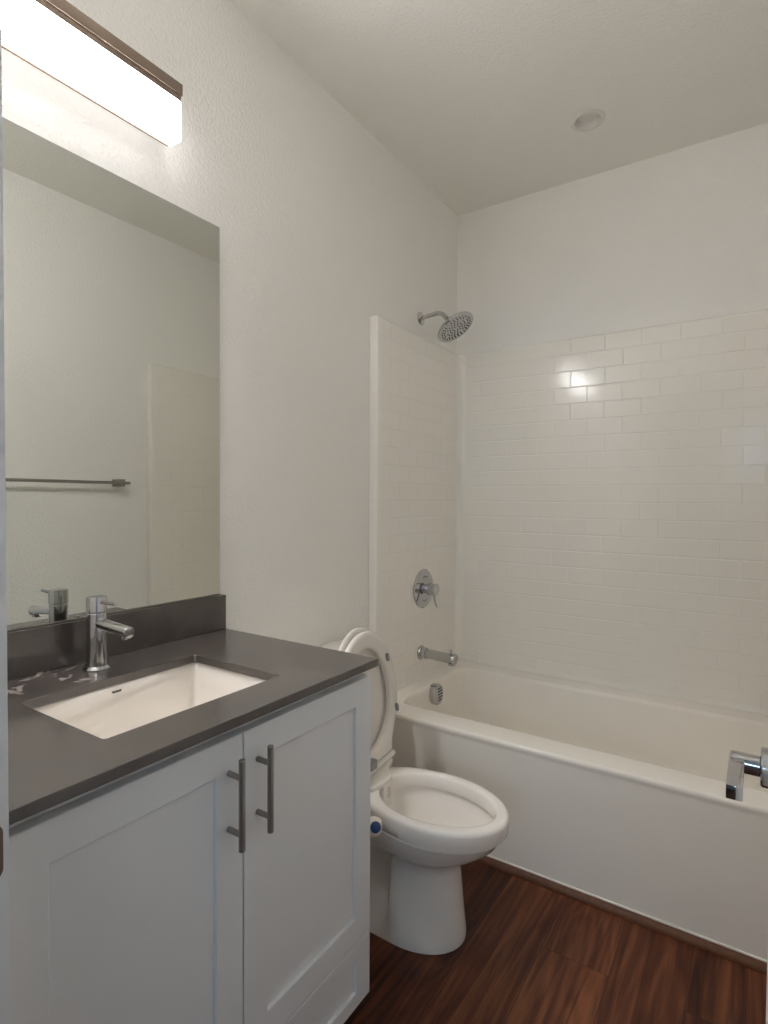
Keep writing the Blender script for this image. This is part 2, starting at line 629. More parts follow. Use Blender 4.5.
for a, b in (((wx0, HY - .07, wz0), (wx0 + .05, HY - .02, wz1)), ((wx1 - .05, HY - .07, wz0), (wx1, HY - .02, wz1)),
             ((wx0, HY - .07, wz0), (wx1, HY - .02, wz0 + .05)), ((wx0, HY - .07, wz1 - .05), (wx1, HY - .02, wz1)),
             ((1.70, HY - .07, wz0), (1.74, HY - .02, wz1))):
    g.box(a, b)
g.build('window_1', M_TRIM, kind='structure', smooth=0)

# ------------------------------------------------------------------ door (open, seen edge-on)
dr = structure('door_1', (JX1, Y1, 0))
DX = 1.3447
g = MB()
g.box((DX, 0.307, 0.012), (DX + 0.035, 1.012, 2.045), 0.002)
g.build('slab', M_DOOR, dr)
HYc, HZc = 0.950, 0.886
for sgn, x0 in ((-1, DX), (1, DX + 0.035)):
    g = MB()
    g.lathe((x0, HYc, HZc), (sgn, 0, 0), [(0.027, 0.0), (0.027, 0.012), (0.0255, 0.0140), (0.0145, 0.0145)], 40)
    g.cyl((x0 + sgn * 0.0140, HYc, HZc), (x0 + sgn * 0.0500, HYc, HZc), 0.0142, 28, 0.0012)
    xa, xb = sorted((x0 + sgn * 0.0330, x0 + sgn * 0.0520))
    g.box((xa, HYc - 0.105, HZc - 0.0100), (xb, HYc + 0.0120, HZc + 0.0085), 0.0016)
    g.build('lever_handle', M_CHROME, dr, label='polished chrome door lever')
g = MB()
for z in (0.25, 1.05, 1.85):
    g.cyl((DX - 0.0005, 0.304, z - 0.05), (DX - 0.0005, 0.304, z + 0.05), 0.0035, 12)
g.build('hinge', M_STEEL, dr)

# ------------------------------------------------------------------ bathtub
tub = thing('bathtub', (W / 2, 2.2, 0), 'white alcove bathtub with a plain apron, beyond the toilet', 'bathtub')
RZ = 0.435
g = MB()
ex0, ex1, ey1 = 0.002, W - 0.002, 2.655


def ring(y0, z, r=0.012, dx=0.0):
    return rrect(ex0, ex1, y0, ey1, r, z, 8)


loops = [ring(1.8395, 0.0, 0.004), ring(1.8125, 0.0215, 0.004), ring(1.8125, 0.04, 0.004), ring(1.8130, 0.405, 0.006), ring(1.8130, 0.413, 0.006),
         ring(1.8110, 0.4185, 0.006), ring(1.8105, 0.426, 0.006), ring(1.8122, 0.4310, 0.006), ring(1.8160, 0.4343, 0.008), ring(1.8210, RZ, 0.01), ring(1.8300, RZ, 0.012)]
bx0, bx1, by0, by1 = 0.118, 1.425, 1.9310, 2.512


def basin(ins, z, r, lean=0.0):
    return rrect(bx0 + ins, bx1 - ins - lean, by0 + ins, by1 - ins, r, z, 8)


loops += [basin(-0.012, RZ, 0.06), basin(-0.005, RZ - 0.0015, 0.06), basin(0.001, RZ - 0.006, 0.06), basin(0.004, RZ - 0.016, 0.06),
          basin(0.012, 0.34, 0.065, 0.02), basin(0.028, 0.22, 0.08, 0.07), basin(0.045, 0.14, 0.09, 0.11),
          basin(0.070, 0.10, 0.10, 0.14), basin(0.115, 0.082, 0.10, 0.16)]
g.loft(loops)
g.build('tub_shell', M_ACRYL, tub, smooth=50)
g = MB()
g.box((0.004, 1.8085, 0.0195), (W - 0.004, 1.8135, 0.0250), 0.001)
g.build('caulk_bead', M_CAULK, tub)
# overflow cover with slots on the drain end of the basin
OV = Vector((0.1255, 2.213, 0.388))
g = MB()
od = Vector((1, 0, 0.06)).normalized()
g.lathe(OV - od * 0.006, od, [(0.046, 0), (0.046, 0.026), (0.0435, 0.0295), (0.0, 0.0300)], 40)
ov = g.build('overflow_cover', M_CHROME, tub, label='round chrome overflow cover with slots')
ou = Vector((0, 1, 0))
ovv = od.cross(ou)
if ovv.z < 0:
    ovv = -ovv
for k in range(5):
    z = -0.026 + k * 0.0125
    hw = math.sqrt(0.037 ** 2 - z * z)
    g = MB()
    c = OV + od * 0.0236 + ovv * z
    loops = []
    for d in (0.0, 0.0012):
        loops.append([c + od * d + ou * p[0] + ovv * p[1] for p in ((-0.006, -0.0026), (hw, -0.0026), (hw, 0.0026), (-0.006, 0.0026))])
    g.loft(loops)
    g.build('slot', M_DARK, ov, smooth=0)
g = MB()
g.lathe((0.30, 2.22, 0.0815), (0, 0, 1), [(0.038, 0), (0.038, 0.003), (0.034, 0.005), (0.0, 0.006)], 28)
g.build('drain', M_CHROME, tub)

# ------------------------------------------------------------------ tub surround (moulded panels with tile pattern)
ST = 1.9985
SB = RZ + 0.0006
YF = 1.876
TH = 0.040
inner_path = []      # (x, y, mask) going left front -> back -> right front
rc = 0.035


def add_p(x, y, m):
    inner_path.append((x, y, m))


xl, xr, yb = TH, W - TH, D - TH
add_p(xl, YF + 0.004, 0)
add_p(xl, YF + 0.030, 0)
add_p(xl, YF + 0.034, 1)
add_p(xl, yb - rc - 0.030, 1)
add_p(xl, yb - rc - 0.026, 0)
for i in range(9):
    a = rad(180 - 90 * i / 8)
    add_p(xl + rc + rc * math.cos(a), yb - rc + rc * math.sin(a), 0)
add_p(xl + rc + 0.016, yb, 0)
add_p(xl + rc + 0.020, yb, 1)
add_p(xr - rc - 0.020, yb, 1)
add_p(xr - rc - 0.016, yb, 0)
for i in range(9):
    a = rad(90 - 90 * i / 8)
    add_p(xr - rc + rc * math.cos(a), yb - rc + rc * math.sin(a), 0)
add_p(xr, yb - rc - 0.026, 0)
add_p(xr, yb - rc - 0.030, 1)
add_p(xr, YF + 0.034, 1)
add_p(xr, YF + 0.030, 0)
add_p(xr, YF + 0.004, 0)
outer_of = []
for (x, y, m) in inner_path:
    outer_of.append(None)
g = MB()
bm = g.bm
uvl = bm.loops.layers.uv.new('UVMap')
mskl = bm.loops.layers.uv.new('Mask')
arc = [0.0]
for p, q in zip(inner_path, inner_path[1:]):
    arc.append(arc[-1] + math.hypot(q[0] - p[0], q[1] - p[1]))
# shift u so that a joint of the second row falls at x = 0.5976 on the back wall
i_back = 5 + 9                                  # first point after the left cove
u_back = arc[i_back] + (0.5976 - inner_path[i_back][0])
sh = -u_back + 0.149 * 20.5
zs = [SB, SB + 0.007, SB + 0.020, SB + 0.026, ST - 0.016, ST - 0.006, ST - 0.002, ST]
inset = [-0.006, -0.0045, 0, 0, 0, 0, 0.002, 0.006]
NZ = len(zs)


def off(i, d):
    """move the path point i towards the wall by d"""
    x, y, m = inner_path[i]
    if i < 5:
        return (x - d, y)
    if i < 14:
        a = rad(180 - 90 * (i - 5) / 8)
        return (x + d * math.cos(a), y + d * math.sin(a))
    if i < 18:
        return (x, y + d)
    if i < 27:
        a = rad(90 - 90 * (i - 18) / 8)
        return (x + d * math.cos(a), y + d * math.sin(a))
    return (x + d, y)


rows = []
for z, d in zip(zs, inset):
    rows.append([bm.verts.new((*off(i, d), z)) for i in range(len(inner_path))])
for r, (ra, rb) in enumerate(zip(rows, rows[1:])):
    for i in range(len(inner_path) - 1):
        f = bm.faces.new((ra[i], ra[i + 1], rb[i + 1], rb[i]))
        for lp, (k, z) in zip(f.loops, ((i, zs[r]), (i + 1, zs[r]), (i + 1, zs[r + 1]), (i, zs[r + 1]))):
            lp[uvl].uv = (arc[k] + sh, ST - z + 0.0747 * 0)
            lp[mskl].uv = (inner_path[k][2], 0)
# top lip back to the walls, front flanges back to the walls
def wallpt(i):
    x, y, m = inner_path[i]
    if i < 5:
        return (0.001, y)
    if i < 14:
        return (0.001, D - 0.001) if i == 9 else ((0.001, y + (D - yb) * (i - 5) / 8) if i < 9 else (x - TH * (13 - i) / 8, D - 0.001))
    if i < 18:
        return (x, D - 0.001)
    if i < 27:
        return (W - 0.001, D - 0.001) if i == 22 else ((x + TH * (i - 18) / 8, D - 0.001) if i < 22 else (W - 0.001, y + (D - yb) * (26 - i) / 8))
    return (W - 0.001, y)


lip = [bm.verts.new((*wallpt(i), ST)) for i in range(len(inner_path))]
for i in range(len(inner_path) - 1):
    bm.faces.new((rows[-1][i], rows[-1][i + 1], lip[i + 1], lip[i]))
for k, sx in ((0, 1), (len(inner_path) - 1, -1)):
    xw = 0.001 if sx > 0 else W - 0.001
    xi = TH if sx > 0 else W - TH
    col_in = [rows[j][k] for j in range(NZ)]
    # rounded front edge: inner corner (xi, YF+0.004) -> (xi -/+ 0.004, YF) -> wall
    e1 = [bm.verts.new((off(k, d)[0] - sx * 0.0012, YF + 0.0012, z)) for z, d in zip(zs, inset)]
    e2 = [bm.verts.new((off(k, d)[0] - sx * 0.004, YF, z)) for z, d in zip(zs, inset)]
    e3 = [bm.verts.new((xw, YF, z)) for z in zs]
    for a, b in ((col_in, e1), (e1, e2), (e2, e3)):
        for j in range(NZ - 1):
            bm.faces.new((a[j], a[j + 1], b[j + 1], b[j]))
    bm.faces.new((col_in[-1], e1[-1], e2[-1], e3[-1], lip[k]))
sur = g.build('tub_surround', M_TILE, smooth=40)
tag(sur, 'glossy white tile-patterned surround panels on the walls around the tub', 'tub surround')

# ------------------------------------------------------------------ shower fittings
sh_y = 2.285
head = thing('shower', (0, sh_y, 2.10), 'round chrome shower head on a bent arm, high on the left wall', 'shower head')
g = MB()
g.lathe((0.0005, sh_y, 2.100), (1, 0, 0), [(0.031, 0), (0.0305, 0.003), (0.024, 0.008), (0.014, 0.012), (0.011, 0.013)], 32)
g.build('flange', M_CHROME, head)
g = MB()
pts = [(0.006, sh_y, 2.100), (0.045, sh_y, 2.106)]
for i in range(9):
    a = rad(8 - 43 * i / 8)
    pts.append((0.085 + 0.05 * math.sin(rad(-8 + 48 * i / 8)), sh_y, 2.062 + 0.047 * math.cos(rad(-8 + 48 * i / 8))))
pts.append((0.137, sh_y, 2.078))
g.tube(pts, 0.0100, 18)
g.build('shower_arm', M_CHROME, head)
nrm = Vector((0.56, 0.0, -0.828)).normalized()
hc = Vector((0.184, sh_y, 2.0255))          # centre of the spray face
g = MB()
g.lathe(hc, -nrm, [(0.0, -0.0002), (0.078, 0.0), (0.081, 0.0015), (0.087, 0.0005), (0.0895, 0.004), (0.0895, 0.010), (0.084, 0.016), (0.050, 0.024), (0.024, 0.031), (0.019, 0.036), (0.019, 0.043), (0.0155, 0.046)], 48)
g.lathe(hc - nrm * 0.044, -nrm, [(0.013, 0), (0.0175, 0.004), (0.0180, 0.010), (0.013, 0.017), (0.0095, 0.019)], 28)
hd = g.build('spray_head', M_CHROME, head, smooth=30)
g = MB()
u = Vector((0, 1, 0))
v = nrm.cross(u)
for rr, cnt in ((0.016, 6), (0.030, 12), (0.045, 18), (0.060, 24), (0.071, 28)):
    for k in range(cnt):
        a = 2 * PI * (k + 0.5 * (cnt % 4 == 0)) / cnt
        if rr in (0.045, 0.060) and k % 6 == 0:
            continue
        c = hc + (u * math.cos(a) + v * math.sin(a)) * rr
        g.lathe(c - nrm * 0.0002, nrm, [(0.0032, 0), (0.0026, 0.0024), (0.0008, 0.0026)], 8)
nz = g.build('nozzles', M_NOZZLE, hd, label='dark rubber spray nozzles')

VV = Vector((TH + 0.0005, 2.256, 0.849))
vt = thing('shower_valve', VV, 'round chrome shower valve with a lever, above the tub spout', 'shower valve')
g = MB()
g.lathe(VV, (1, 0, 0), [(0.090, 0), (0.090, 0.003), (0.086, 0.007), (0.060, 0.0105), (0.030, 0.0125), (0.0, 0.013)], 48)
ep = g.build('escutcheon', M_CHROME, vt)
g = MB()
for dz in (0.052, -0.052):
    g = MB()
    c = VV + Vector((0.0098, 0.0, dz))
    pts = [c + Vector((0.0005, 0.016 * math.cos(a), 0.010 * math.sin(a) * (1 if dz > 0 else -1) - (0.004 if dz > 0 else -0.004))) for a in [PI * i / 8 for i in range(9)]]
    g.tube(pts, 0.0016, 8)
    g.build('arrow_mark', M_DARK, ep)
g = MB()
g.cyl(VV + Vector((0.010, 0, 0)), VV + Vector((0.030, 0, 0)), 0.020, 28, 0.001)
g.cyl(VV + Vector((0.030, 0, 0)), VV + Vector((0.072, 0, 0)), 0.0275, 32, 0.002)
kn = g.build('valve_knob', M_CHROME, vt)
g = MB()
g.tube([VV + Vector((0.058, 0.0, -0.020)), VV + Vector((0.062, 0.0, -0.050)), VV + Vector((0.070, 0.003, -0.080))], [0.0048, 0.0045, 0.0042], 12)
g.build('lever', M_CHROME, vt)

SPY = 2.238
sp = thing('tub_spout', (TH, SPY, 0.553), 'chrome tub spout with a diverter pin, below the shower valve', 'tub spout')
g = MB()
g.lathe((TH + 0.0005, SPY, 0.556), (1, 0, 0), [(0.033, 0), (0.033, 0.008), (0.031, 0.011), (0.026, 0.012), (0.026, 0.032), (0.0245, 0.034)], 36)
g.build('collar', M_CHROME, sp)
g = MB()
g.lathe((TH + 0.030, SPY, 0.556), (1, 0, -0.035), [(0.0222, 0), (0.0222, 0.112), (0.0242, 0.115), (0.0242, 0.146), (0.0225, 0.149), (0.0, 0.1495)], 36)
g.cyl((TH + 0.158, SPY, 0.552), (TH + 0.158, SPY, 0.522), 0.0150, 28, 0.001)
g.build('spout_body', M_CHROME, sp)
g = MB()
g.cyl((TH + 0.156, SPY, 0.570), (TH + 0.156, SPY, 0.588), 0.0036, 12)
g.cyl((TH + 0.156, SPY, 0.586), (TH + 0.156, SPY, 0.592), 0.0052, 14, 0.001)
g.build('diverter_pin', M_CHROME, sp)

# ------------------------------------------------------------------ recessed ceiling light
dl = thing('recessed_light', (LX, LY, H), 'round white recessed ceiling light, switched off, above the tub', 'ceiling light')
g = MB()
g.lathe((LX, LY, H), (0, 0, -1), [(0.0445, -0.002), (0.0452, 0.003), (0.0475, 0.0060), (0.0605, 0.0052), (0.0640, 0.0030), (0.0645, -0.0002)], 48, False, False)
g.build('trim_ring', M_CAN, dl)
g = MB()
g.lathe((LX, LY, H), (0, 0, 1), [(0.0452, -0.002), (0.0430, 0.004), (0.0385, 0.014), (0.0375, 0.016), (0.0375, 0.060), (0.0, 0.0605)], 48, False, True)
g.build('baffle', M_CAN, dl)
g = MB()
g.lathe((LX, LY, H), (0, 0, 1), [(0.0, 0.009), (0.033, 0.0095), (0.0352, 0.012), (0.0352, 0.018), (0.0, 0.0185)], 40)
g.build('lens', M_LENS, dl)

# ------------------------------------------------------------------ vanity cabinet
VY0, VY1 = 0.3035, 1.1185
CT, CB = 0.8757, 0.8570           # worktop top and underside
cab = thing('vanity_cabinet', (0.27, 0.71, 0), 'pale grey two-door vanity cabinet under the dark worktop', 'cabinet')
g = MB()
cx1 = 0.519
g.box((0.002, VY0 + 0.0005, 0.042), (cx1, VY0 + 0.0185, CB - 0.0005))
g.box((0.002, VY1 - 0.018, 0.042), (cx1, VY1, CB - 0.0005))
g.box((0.002, VY0 + 0.0005, 0.0), (0.455, VY0 + 0.0185, 0.042))
g.box((0.002, VY1 - 0.018, 0.0), (0.455, VY1, 0.042))
g.box((0.002, VY0 + 0.0185, 0.030), (cx1, VY1 - 0.018, 0.046))
g.box((0.002, VY0 + 0.0185, 0.180), (cx1, VY1 - 0.018, 0.196))
g.box((0.002, VY0 + 0.0185, 0.046), (0.010, VY1 - 0.018, CB - 0.0005))
g.box((cx1 - 0.018, VY0 + 0.0185, CB - 0.055), (cx1, VY1 - 0.018, CB - 0.0005))
g.box((cx1 - 0.018, 0.700, 0.196), (cx1, 0.727, CB - 0.055))
g.box((0.440, VY0 + 0.0185, 0.0), (0.455, VY1 - 0.018, 0.030))
g.build('carcass', M_CAB, cab, smooth=0)


def shaker(name, y0, y1, z0, z1, fw, fwz, parent):
    """framed front: outer frame as the part, recessed panel as its sub-part"""
    x0, x1 = 0.5205, 0.5405
    b = 0.0012
    g = MB()
    bm = g.bm
    def fr(x, i):
        return [(x, y0 + i, z0 + i), (x, y1 - i, z0 + i), (x, y1 - i, z1 - i), (x, y0 + i, z1 - i)]
    def inn(x, i):
        return [(x, y0 + fw - i, z0 + fwz - i), (x, y1 - fw + i, z0 + fwz - i), (x, y1 - fw + i, z1 - fwz + i), (x, y0 + fw - i, z1 - fwz + i)]
    loops = [inn(x0, 0), fr(x0, 0), fr(x1 - b, 0), fr(x1, b), inn(x1, b), inn(x1 - b, 0), inn(x0, 0)]
    g.loft(loops, False, False)
    bmesh.ops.remove_doubles(bm, verts=bm.verts, dist=1e-6)
    d = g.build(name, M_CAB, parent, smooth=0)
    g = MB()
    g.box((x0 + 0.002, y0 + fw + 0.0002, z0 + fwz + 0.0002), (x1 - 0.0085, y1 - fw - 0.0002, z1 - fwz - 0.0002))
    g.build('panel', M_CAB, d, smooth=0)
    return d


SEAM = 0.7125
dL = shaker('door', VY0 + 0.006, SEAM - 0.0015, 0.197, 0.8300, 0.061, 0.061, cab)
dR = shaker('door', SEAM + 0.0015, VY1 + 0.0040, 0.197, 0.8300, 0.061, 0.061, cab)
dw = shaker('drawer_front', VY0 + 0.006, VY1 + 0.0040, 0.040, 0.1925, 0.056, 0.036, cab)
for d, y in ((dL, SEAM - 0.0350), (dR, SEAM + 0.0345)):
    g = MB()
    xh = 0.5745
    g.cyl((xh, y, 0.6380), (xh, y, 0.8010), 0.0060, 20, 0.0008)
    for z in (0.6665, 0.7675):
        g.cyl((0.5402, y, z), (xh, y, z), 0.0052, 16)
    g.build('handle', M_STEEL, d, label='brushed metal bar handle')

# ------------------------------------------------------------------ worktop with sink cut-out and backsplash
wt = thing('worktop', (0.28, 0.71, CB), 'dark grey stone worktop with backsplash, above the cabinet', 'worktop')
SX0, SX1, SY0, SY1, SR = 0.1765, 0.4610, 0.493, 0.888, 0.007
g = MB()
bm = g.bm
cw0, cw1, cy0, cy1 = 0.001, 0.564, VY0 - 0.0005, VY1 + 0.0005


def cutring(z, e):
    o_ = [(cw0, cy0, z), (cw1 - e, cy0, z), (cw1 - e, cy1 - e, z), (cw0, cy1 - e, z)]
    i_ = rrect(SX0 - e, SX1 + e, SY0 - e, SY1 + e, SR, z, 5)
    return o_, i_


layers = []
for z, e in ((CB, 0.001), (CB + 0.001, 0.0), (CT - 0.0012, 0.0), (CT, 0.0012)):
    o_, i_ = cutring(z, e)
    layers.append(([bm.verts.new(p) for p in o_], [bm.verts.new(p) for p in i_]))
for (oa, ia), (ob, ib) in zip(layers, layers[1:]):
    for i in range(4):
        bm.faces.new((oa[i], oa[(i + 1) % 4], ob[(i + 1) % 4], ob[i]))
    n = len(ia)
    for i in range(n):
        bm.faces.new((ia[(i + 1) % n], ia[i], ib[i], ib[(i + 1) % n]))
for oa, ia in (layers[0], layers[-1]):
    es = [bm.edges.get((oa[i], oa[(i + 1) % 4])) for i in range(4)]
    es += [bm.edges.get((ia[i], ia[(i + 1) % len(ia)])) for i in range(len(ia))]
    bmesh.ops.triangle_fill(bm, edges=es, use_beauty=True)
g.build('slab', M_QUARTZ, wt, smooth=0)
MB().box((0.001, cy0, CT + 0.0003), (0.0200, cy1, 0.9755), 0.0012).build('backsplash', M_QUARTZ, wt, smooth=0)

# undermount sink
sk = thing('sink', (0.32, 0.69, CB), 'white rectangular undermount sink set into the dark worktop', 'sink')
g = MB()


def sl(ins, z, r, dz=0):
    return rrect(SX0 - 0.006 + ins, SX1 + 0.006 - ins, SY0 - 0.006 + ins, SY1 + 0.006 - ins, r, z, 7)


zt = CB - 0.0006
loops = [sl(-0.024, zt - 0.012, 0.03), sl(-0.024, zt, 0.03), sl(0.0, zt, 0.018), sl(0.003, zt - 0.003, 0.016), sl(0.006, zt - 0.05, 0.016),
         sl(0.012, zt - 0.105, 0.020), sl(0.020, zt - 0.122, 0.028), sl(0.036, zt - 0.132, 0.05), sl(0.09, zt - 0.137, 0.04)]
g.loft(loops, False, True)
o = g.build('basin', M_SINK, sk, smooth=45)
sm = o.modifiers.new('thickness', 'SOLIDIFY')
sm.thickness = 0.007
sm.offset = -1.0
# small dark mark on the back wall of the basin
g = MB()
for k in range(7):
    y0 = 0.6760 + k * 0.0028
    h = 0.0030 if k % 3 else 0.0040
    g.box((SX0 - 0.0045, y0, 0.8405), (SX0 + 0.0015, y0 + 0.0020, 0.8405 + h))
g.build('badge', M_BADGE, sk, label='tiny dark badge on the back wall')
g = MB()
g.lathe((0.315, 0.69, zt - 0.1368), (0, 0, 1), [(0.030, 0), (0.030, 0.002), (0.026, 0.0035), (0.019, 0.004), (0.017, 0.008), (0.0, 0.0095)], 28)
g.build('drain', M_CHROME, sk)

# faucet
FX, FY = 0.090, 0.690
fc = thing('faucet', (FX, FY, CT), 'chrome single-handle faucet behind the sink', 'faucet')
g = MB()
g.lathe((FX, FY, CT + 0.0003), (0, 0, 1), [(0.0290, 0), (0.0290, 0.003), (0.0265, 0.006), (0.0235, 0.009), (0.0222, 0.020), (0.0212, 0.060), (0.0208, 0.126), (0.0200, 0.127), (0.0, 0.1272)], 40)
g.build('faucet_body', M_CHROME, fc)
g = MB()
g.lathe((FX + 0.012, FY, 0.9800), (1, 0, -0.055), [(0.0125, 0), (0.0125, 0.113), (0.0118, 0.1145), (0.0, 0.115)], 32)
g.cyl((FX + 0.109, FY, 0.9720), (FX + 0.109, FY, 0.9580), 0.0095, 24, 0.0008)
g.build('spout', M_CHROME, fc)
g = MB()
g.lathe((FX, FY, CT + 0.1295), (0, 0, 1), [(0.0, 0), (0.0205, 0.0002), (0.0212, 0.001), (0.0212, 0.032), (0.0205, 0.0335), (0.0, 0.034)], 40)
g.cyl((FX + 0.019, FY, CT + 0.1520), (FX + 0.077, FY, CT + 0.1535), 0.0040, 14, 0.0006)
g.build('lever', M_CHROME, fc)
g = MB()
g.cyl((FX - 0.034, FY + 0.028, CT + 0.0003), (FX - 0.034, FY + 0.028, CT + 0.094), 0.0022, 10)
g.cyl((FX - 0.034, FY + 0.028, CT + 0.092), (FX - 0.034, FY + 0.028, CT + 0.099), 0.0040, 12, 0.0008)
g.build('lift_rod', M_CHROME, fc)

# ------------------------------------------------------------------ mirror
mr = thing('wall_mirror', (0, 0.71, 0.98), 'large frameless rectangular mirror above the backsplash', 'mirror')
MB().box((0.001, 0.345, 0.9800), (0.0048, 1.1060, 2.0440)).build('backing', M_MIRROR_EDGE, mr, smooth=0)
MB().box((0.0050, 0.345, 0.9800), (0.0062, 1.1075, 2.0457)).build('mirror_glass', M_MIRROR, mr, smooth=0)
MB().box((0.001, 0.345, 0.9765), (0.0085, 1.1070, 0.9797), 0.0006).build('bottom_channel', M_STEEL, mr, smooth=0)

# ------------------------------------------------------------------ vanity light
vl = thing('vanity_light', (0, 0.6, 2.2), 'long glowing vanity light bar with a bronze top above the mirror', 'wall light')
LY0, LY1 = 0.306, 0.907
g = MB()
g.box((0.0605, LY0, 2.1535), (0.1000, LY1, 2.2515), 0.0015)
g.build('diffuser', M_LAMP, vl, label='glowing white acrylic diffuser')
g = MB()
g.box((0.0450, LY0, 2.2520), (0.1005, LY1, 2.2680), 0.001)
g.box((0.0400, LY0, 2.2675), (0.1030, LY1 + 0.004, 2.2950), 0.001)
g.build('top_channel', M_BRONZE, vl)
g = MB()
g.box((0.0555, LY0, 2.1515), (0.0600, LY1 - 0.008, 2.1550), 0.0006)
g.box((0.0535, LY0, 2.2100), (0.0600, LY1 - 0.008, 2.2520), 0.0008)
g.build('back_channel', M_BRONZE, vl)
g = MB()
g.box((0.0005, 0.545, 2.205), (0.0540, 0.665, 2.285), 0.002)
g.build('wall_plate', M_BRONZE, vl)

ld = bpy.data.lights.new('down_fill_light', 'AREA')  # added area light that boosts the downward glow of the vanity light
ld.shape = 'RECTANGLE'
ld.size, ld.size_y = 0.030, LY1 - LY0 - 0.02
ld.energy = LAMP_DOWN
ld.color = LAMP_COLOR
ld.spread = rad(100)
ldo = bpy.data.objects.new('down_fill_light', ld)
COL.objects.link(ldo)
ldo.parent = vl
ldo.matrix_parent_inverse = parent_world(vl).inverted()
ldo.location = (0.0800, (LY0 + LY1) / 2, 2.1515)
ldo.rotation_euler = (0, rad(-22), 0)

# ------------------------------------------------------------------ towel bar on the right wall
TZ = 1.3365
tb = thing('towel_bar', (W, 1.42, TZ), 'square brushed metal towel bar on the right wall, seen in the mirror', 'towel bar')
g = MB()
g.box((W - 0.072, 1.085, TZ - 0.0075), (W - 0.060, 1.732, TZ + 0.0075), 0.001)
g.build('bar', M_STEEL, tb)
for y in (1.115, 1.685):
    g = MB()
    g.box((W - 0.0795, y - 0.013, TZ - 0.019), (W - 0.0005, y + 0.013, TZ + 0.019), 0.0015)
    g.build('bracket', M_STEEL, tb)

# ------------------------------------------------------------------ toilet
TC = 1.4375
RIM = 0.3895
tl = thing('toilet', (0.4, TC, 0), 'white elongated toilet with the seat and lid raised, beside the cabinet', 'toilet')
NB = 40


def plan(z, xb, xm, xf, wb, w, p=2.0, waist=0.0, ab=None):
    """closed outline: rounded front half (superellipse) and a back half that runs to half width wb at xb"""
    right = []
    for i in range(NB + 1):
        a = PI / 2 * i / NB
        right.append((xm + (xf - xm) * abs(math.cos(a)) ** (2 / p), w * abs(math.sin(a)) ** (2 / p)))
    for i in range(1, NB + 1):
        s = i / NB
        if ab:
            # egg-shaped rim whose back half runs into a straight deck
            if i <= NB - 3:
                xk = ab * math.sqrt(max(0.0, 1 - (wb / w) ** 2))
                a = math.asin(min(1.0, xk / ab)) * i / (NB - 3)
                right.append((xm - ab * math.sin(a), w * math.cos(a)))
            else:
                xk = xm - ab * math.sqrt(max(0.0, 1 - (wb / w) ** 2))
                right.append((xk + (xb - xk) * (i - NB + 3) / 3, wb))
            continue
        x = xm + (xb - xm) * s
        sm_ = s * s * (3 - 2 * s)
        q = min(1.0, s / 0.12)
        e = min(1.0, (1 - s) / 0.45)
        h = w + (wb - w) * sm_ - waist * q * q * (3 - 2 * q) * e * e * (3 - 2 * e)
        right.append((x, h))
    pts = [(x, TC + h, z) for x, h in right]
    pts += [(x, TC - h, z) for x, h in reversed(right[1:])]
    return pts


g = MB()
L = []
# foot, pedestal with a waist behind the front column, bowl, rim
L.append(plan(0.000, 0.10, 0.480, 0.6440, 0.110, 0.1165, 2.05, 0.000))
L.append(plan(0.010, 0.10, 0.480, 0.6455, 0.110, 0.1175, 2.05, 0.000))
L.append(plan(0.030, 0.10, 0.475, 0.6430, 0.105, 0.1150, 2.1, 0.010))
L.append(plan(0.060, 0.10, 0.470, 0.6390, 0.090, 0.1095, 2.15, 0.035))
L.append(plan(0.110, 0.11, 0.465, 0.6340, 0.080, 0.1040, 2.2, 0.046))
L.append(plan(0.160, 0.12, 0.465, 0.6300, 0.075, 0.1005, 2.2, 0.050))
L.append(plan(0.205, 0.12, 0.465, 0.6270, 0.075, 0.0980, 2.2, 0.048))
L.append(plan(0.232, 0.10, 0.475, 0.6320, 0.085, 0.1030, 2.2, 0.034))
L.append(plan(0.250, 0.09, 0.50, 0.656, 0.090, 0.114, 2.2, 0.010))
L.append(plan(0.262, 0.08, 0.52, 0.676, 0.090, 0.126, 2.1, ab=0.25))
L.append(plan(0.280, 0.06, 0.53, 0.708, 0.090, 0.138, 2.05, ab=0.26))
L.append(plan(0.305, 0.05, 0.54, 0.738, 0.090, 0.149, 2.0, ab=0.26))
L.append(plan(0.3310, 0.03, 0.55, 0.7560, 0.092, 0.1555, 2.0, ab=0.26))
L.append(plan(0.3330, 0.03, 0.55, 0.7530, 0.092, 0.1525, 2.0, ab=0.26))
L.append(plan(0.3355, 0.03, 0.55, 0.7530, 0.092, 0.1525, 2.0, ab=0.26))
L.append(plan(0.3380, 0.03, 0.55, 0.7650, 0.094, 0.1570, 2.0, ab=0.26))
L.append(plan(0.3580, 0.03, 0.55, 0.7690, 0.096, 0.1590, 2.0, ab=0.26))
L.append(plan(RIM - 0.014, 0.03, 0.55, 0.7690, 0.096, 0.1590, 2.0, ab=0.26))
L.append(plan(RIM - 0.007, 0.03, 0.55, 0.7670, 0.095, 0.1570, 2.0, ab=0.26))
L.append(plan(RIM - 0.002, 0.03, 0.55, 0.7620, 0.093, 0.1525, 2.0, ab=0.26))
L.append(plan(RIM, 0.035, 0.55, 0.7550, 0.090, 0.1460, 2.0, ab=0.26))


def hole(z, xc, af, ab, w):
    """inner opening sampled to match the outline's vertices"""
    pts = []
    right = []
    for i in range(NB + 1):
        a = PI / 2 * i / NB
        right.append((xc + af * math.cos(a), w * math.sin(a)))
    for i in range(1, NB + 1):
        a = PI / 2 * i / NB
        right.append((xc - ab * math.sin(a), max(w * math.cos(a), 0.004)))
    pts = [(x, TC + h, z) for x, h in right]
    pts += [(x, TC - h, z) for x, h in reversed(right[1:])]
    return pts


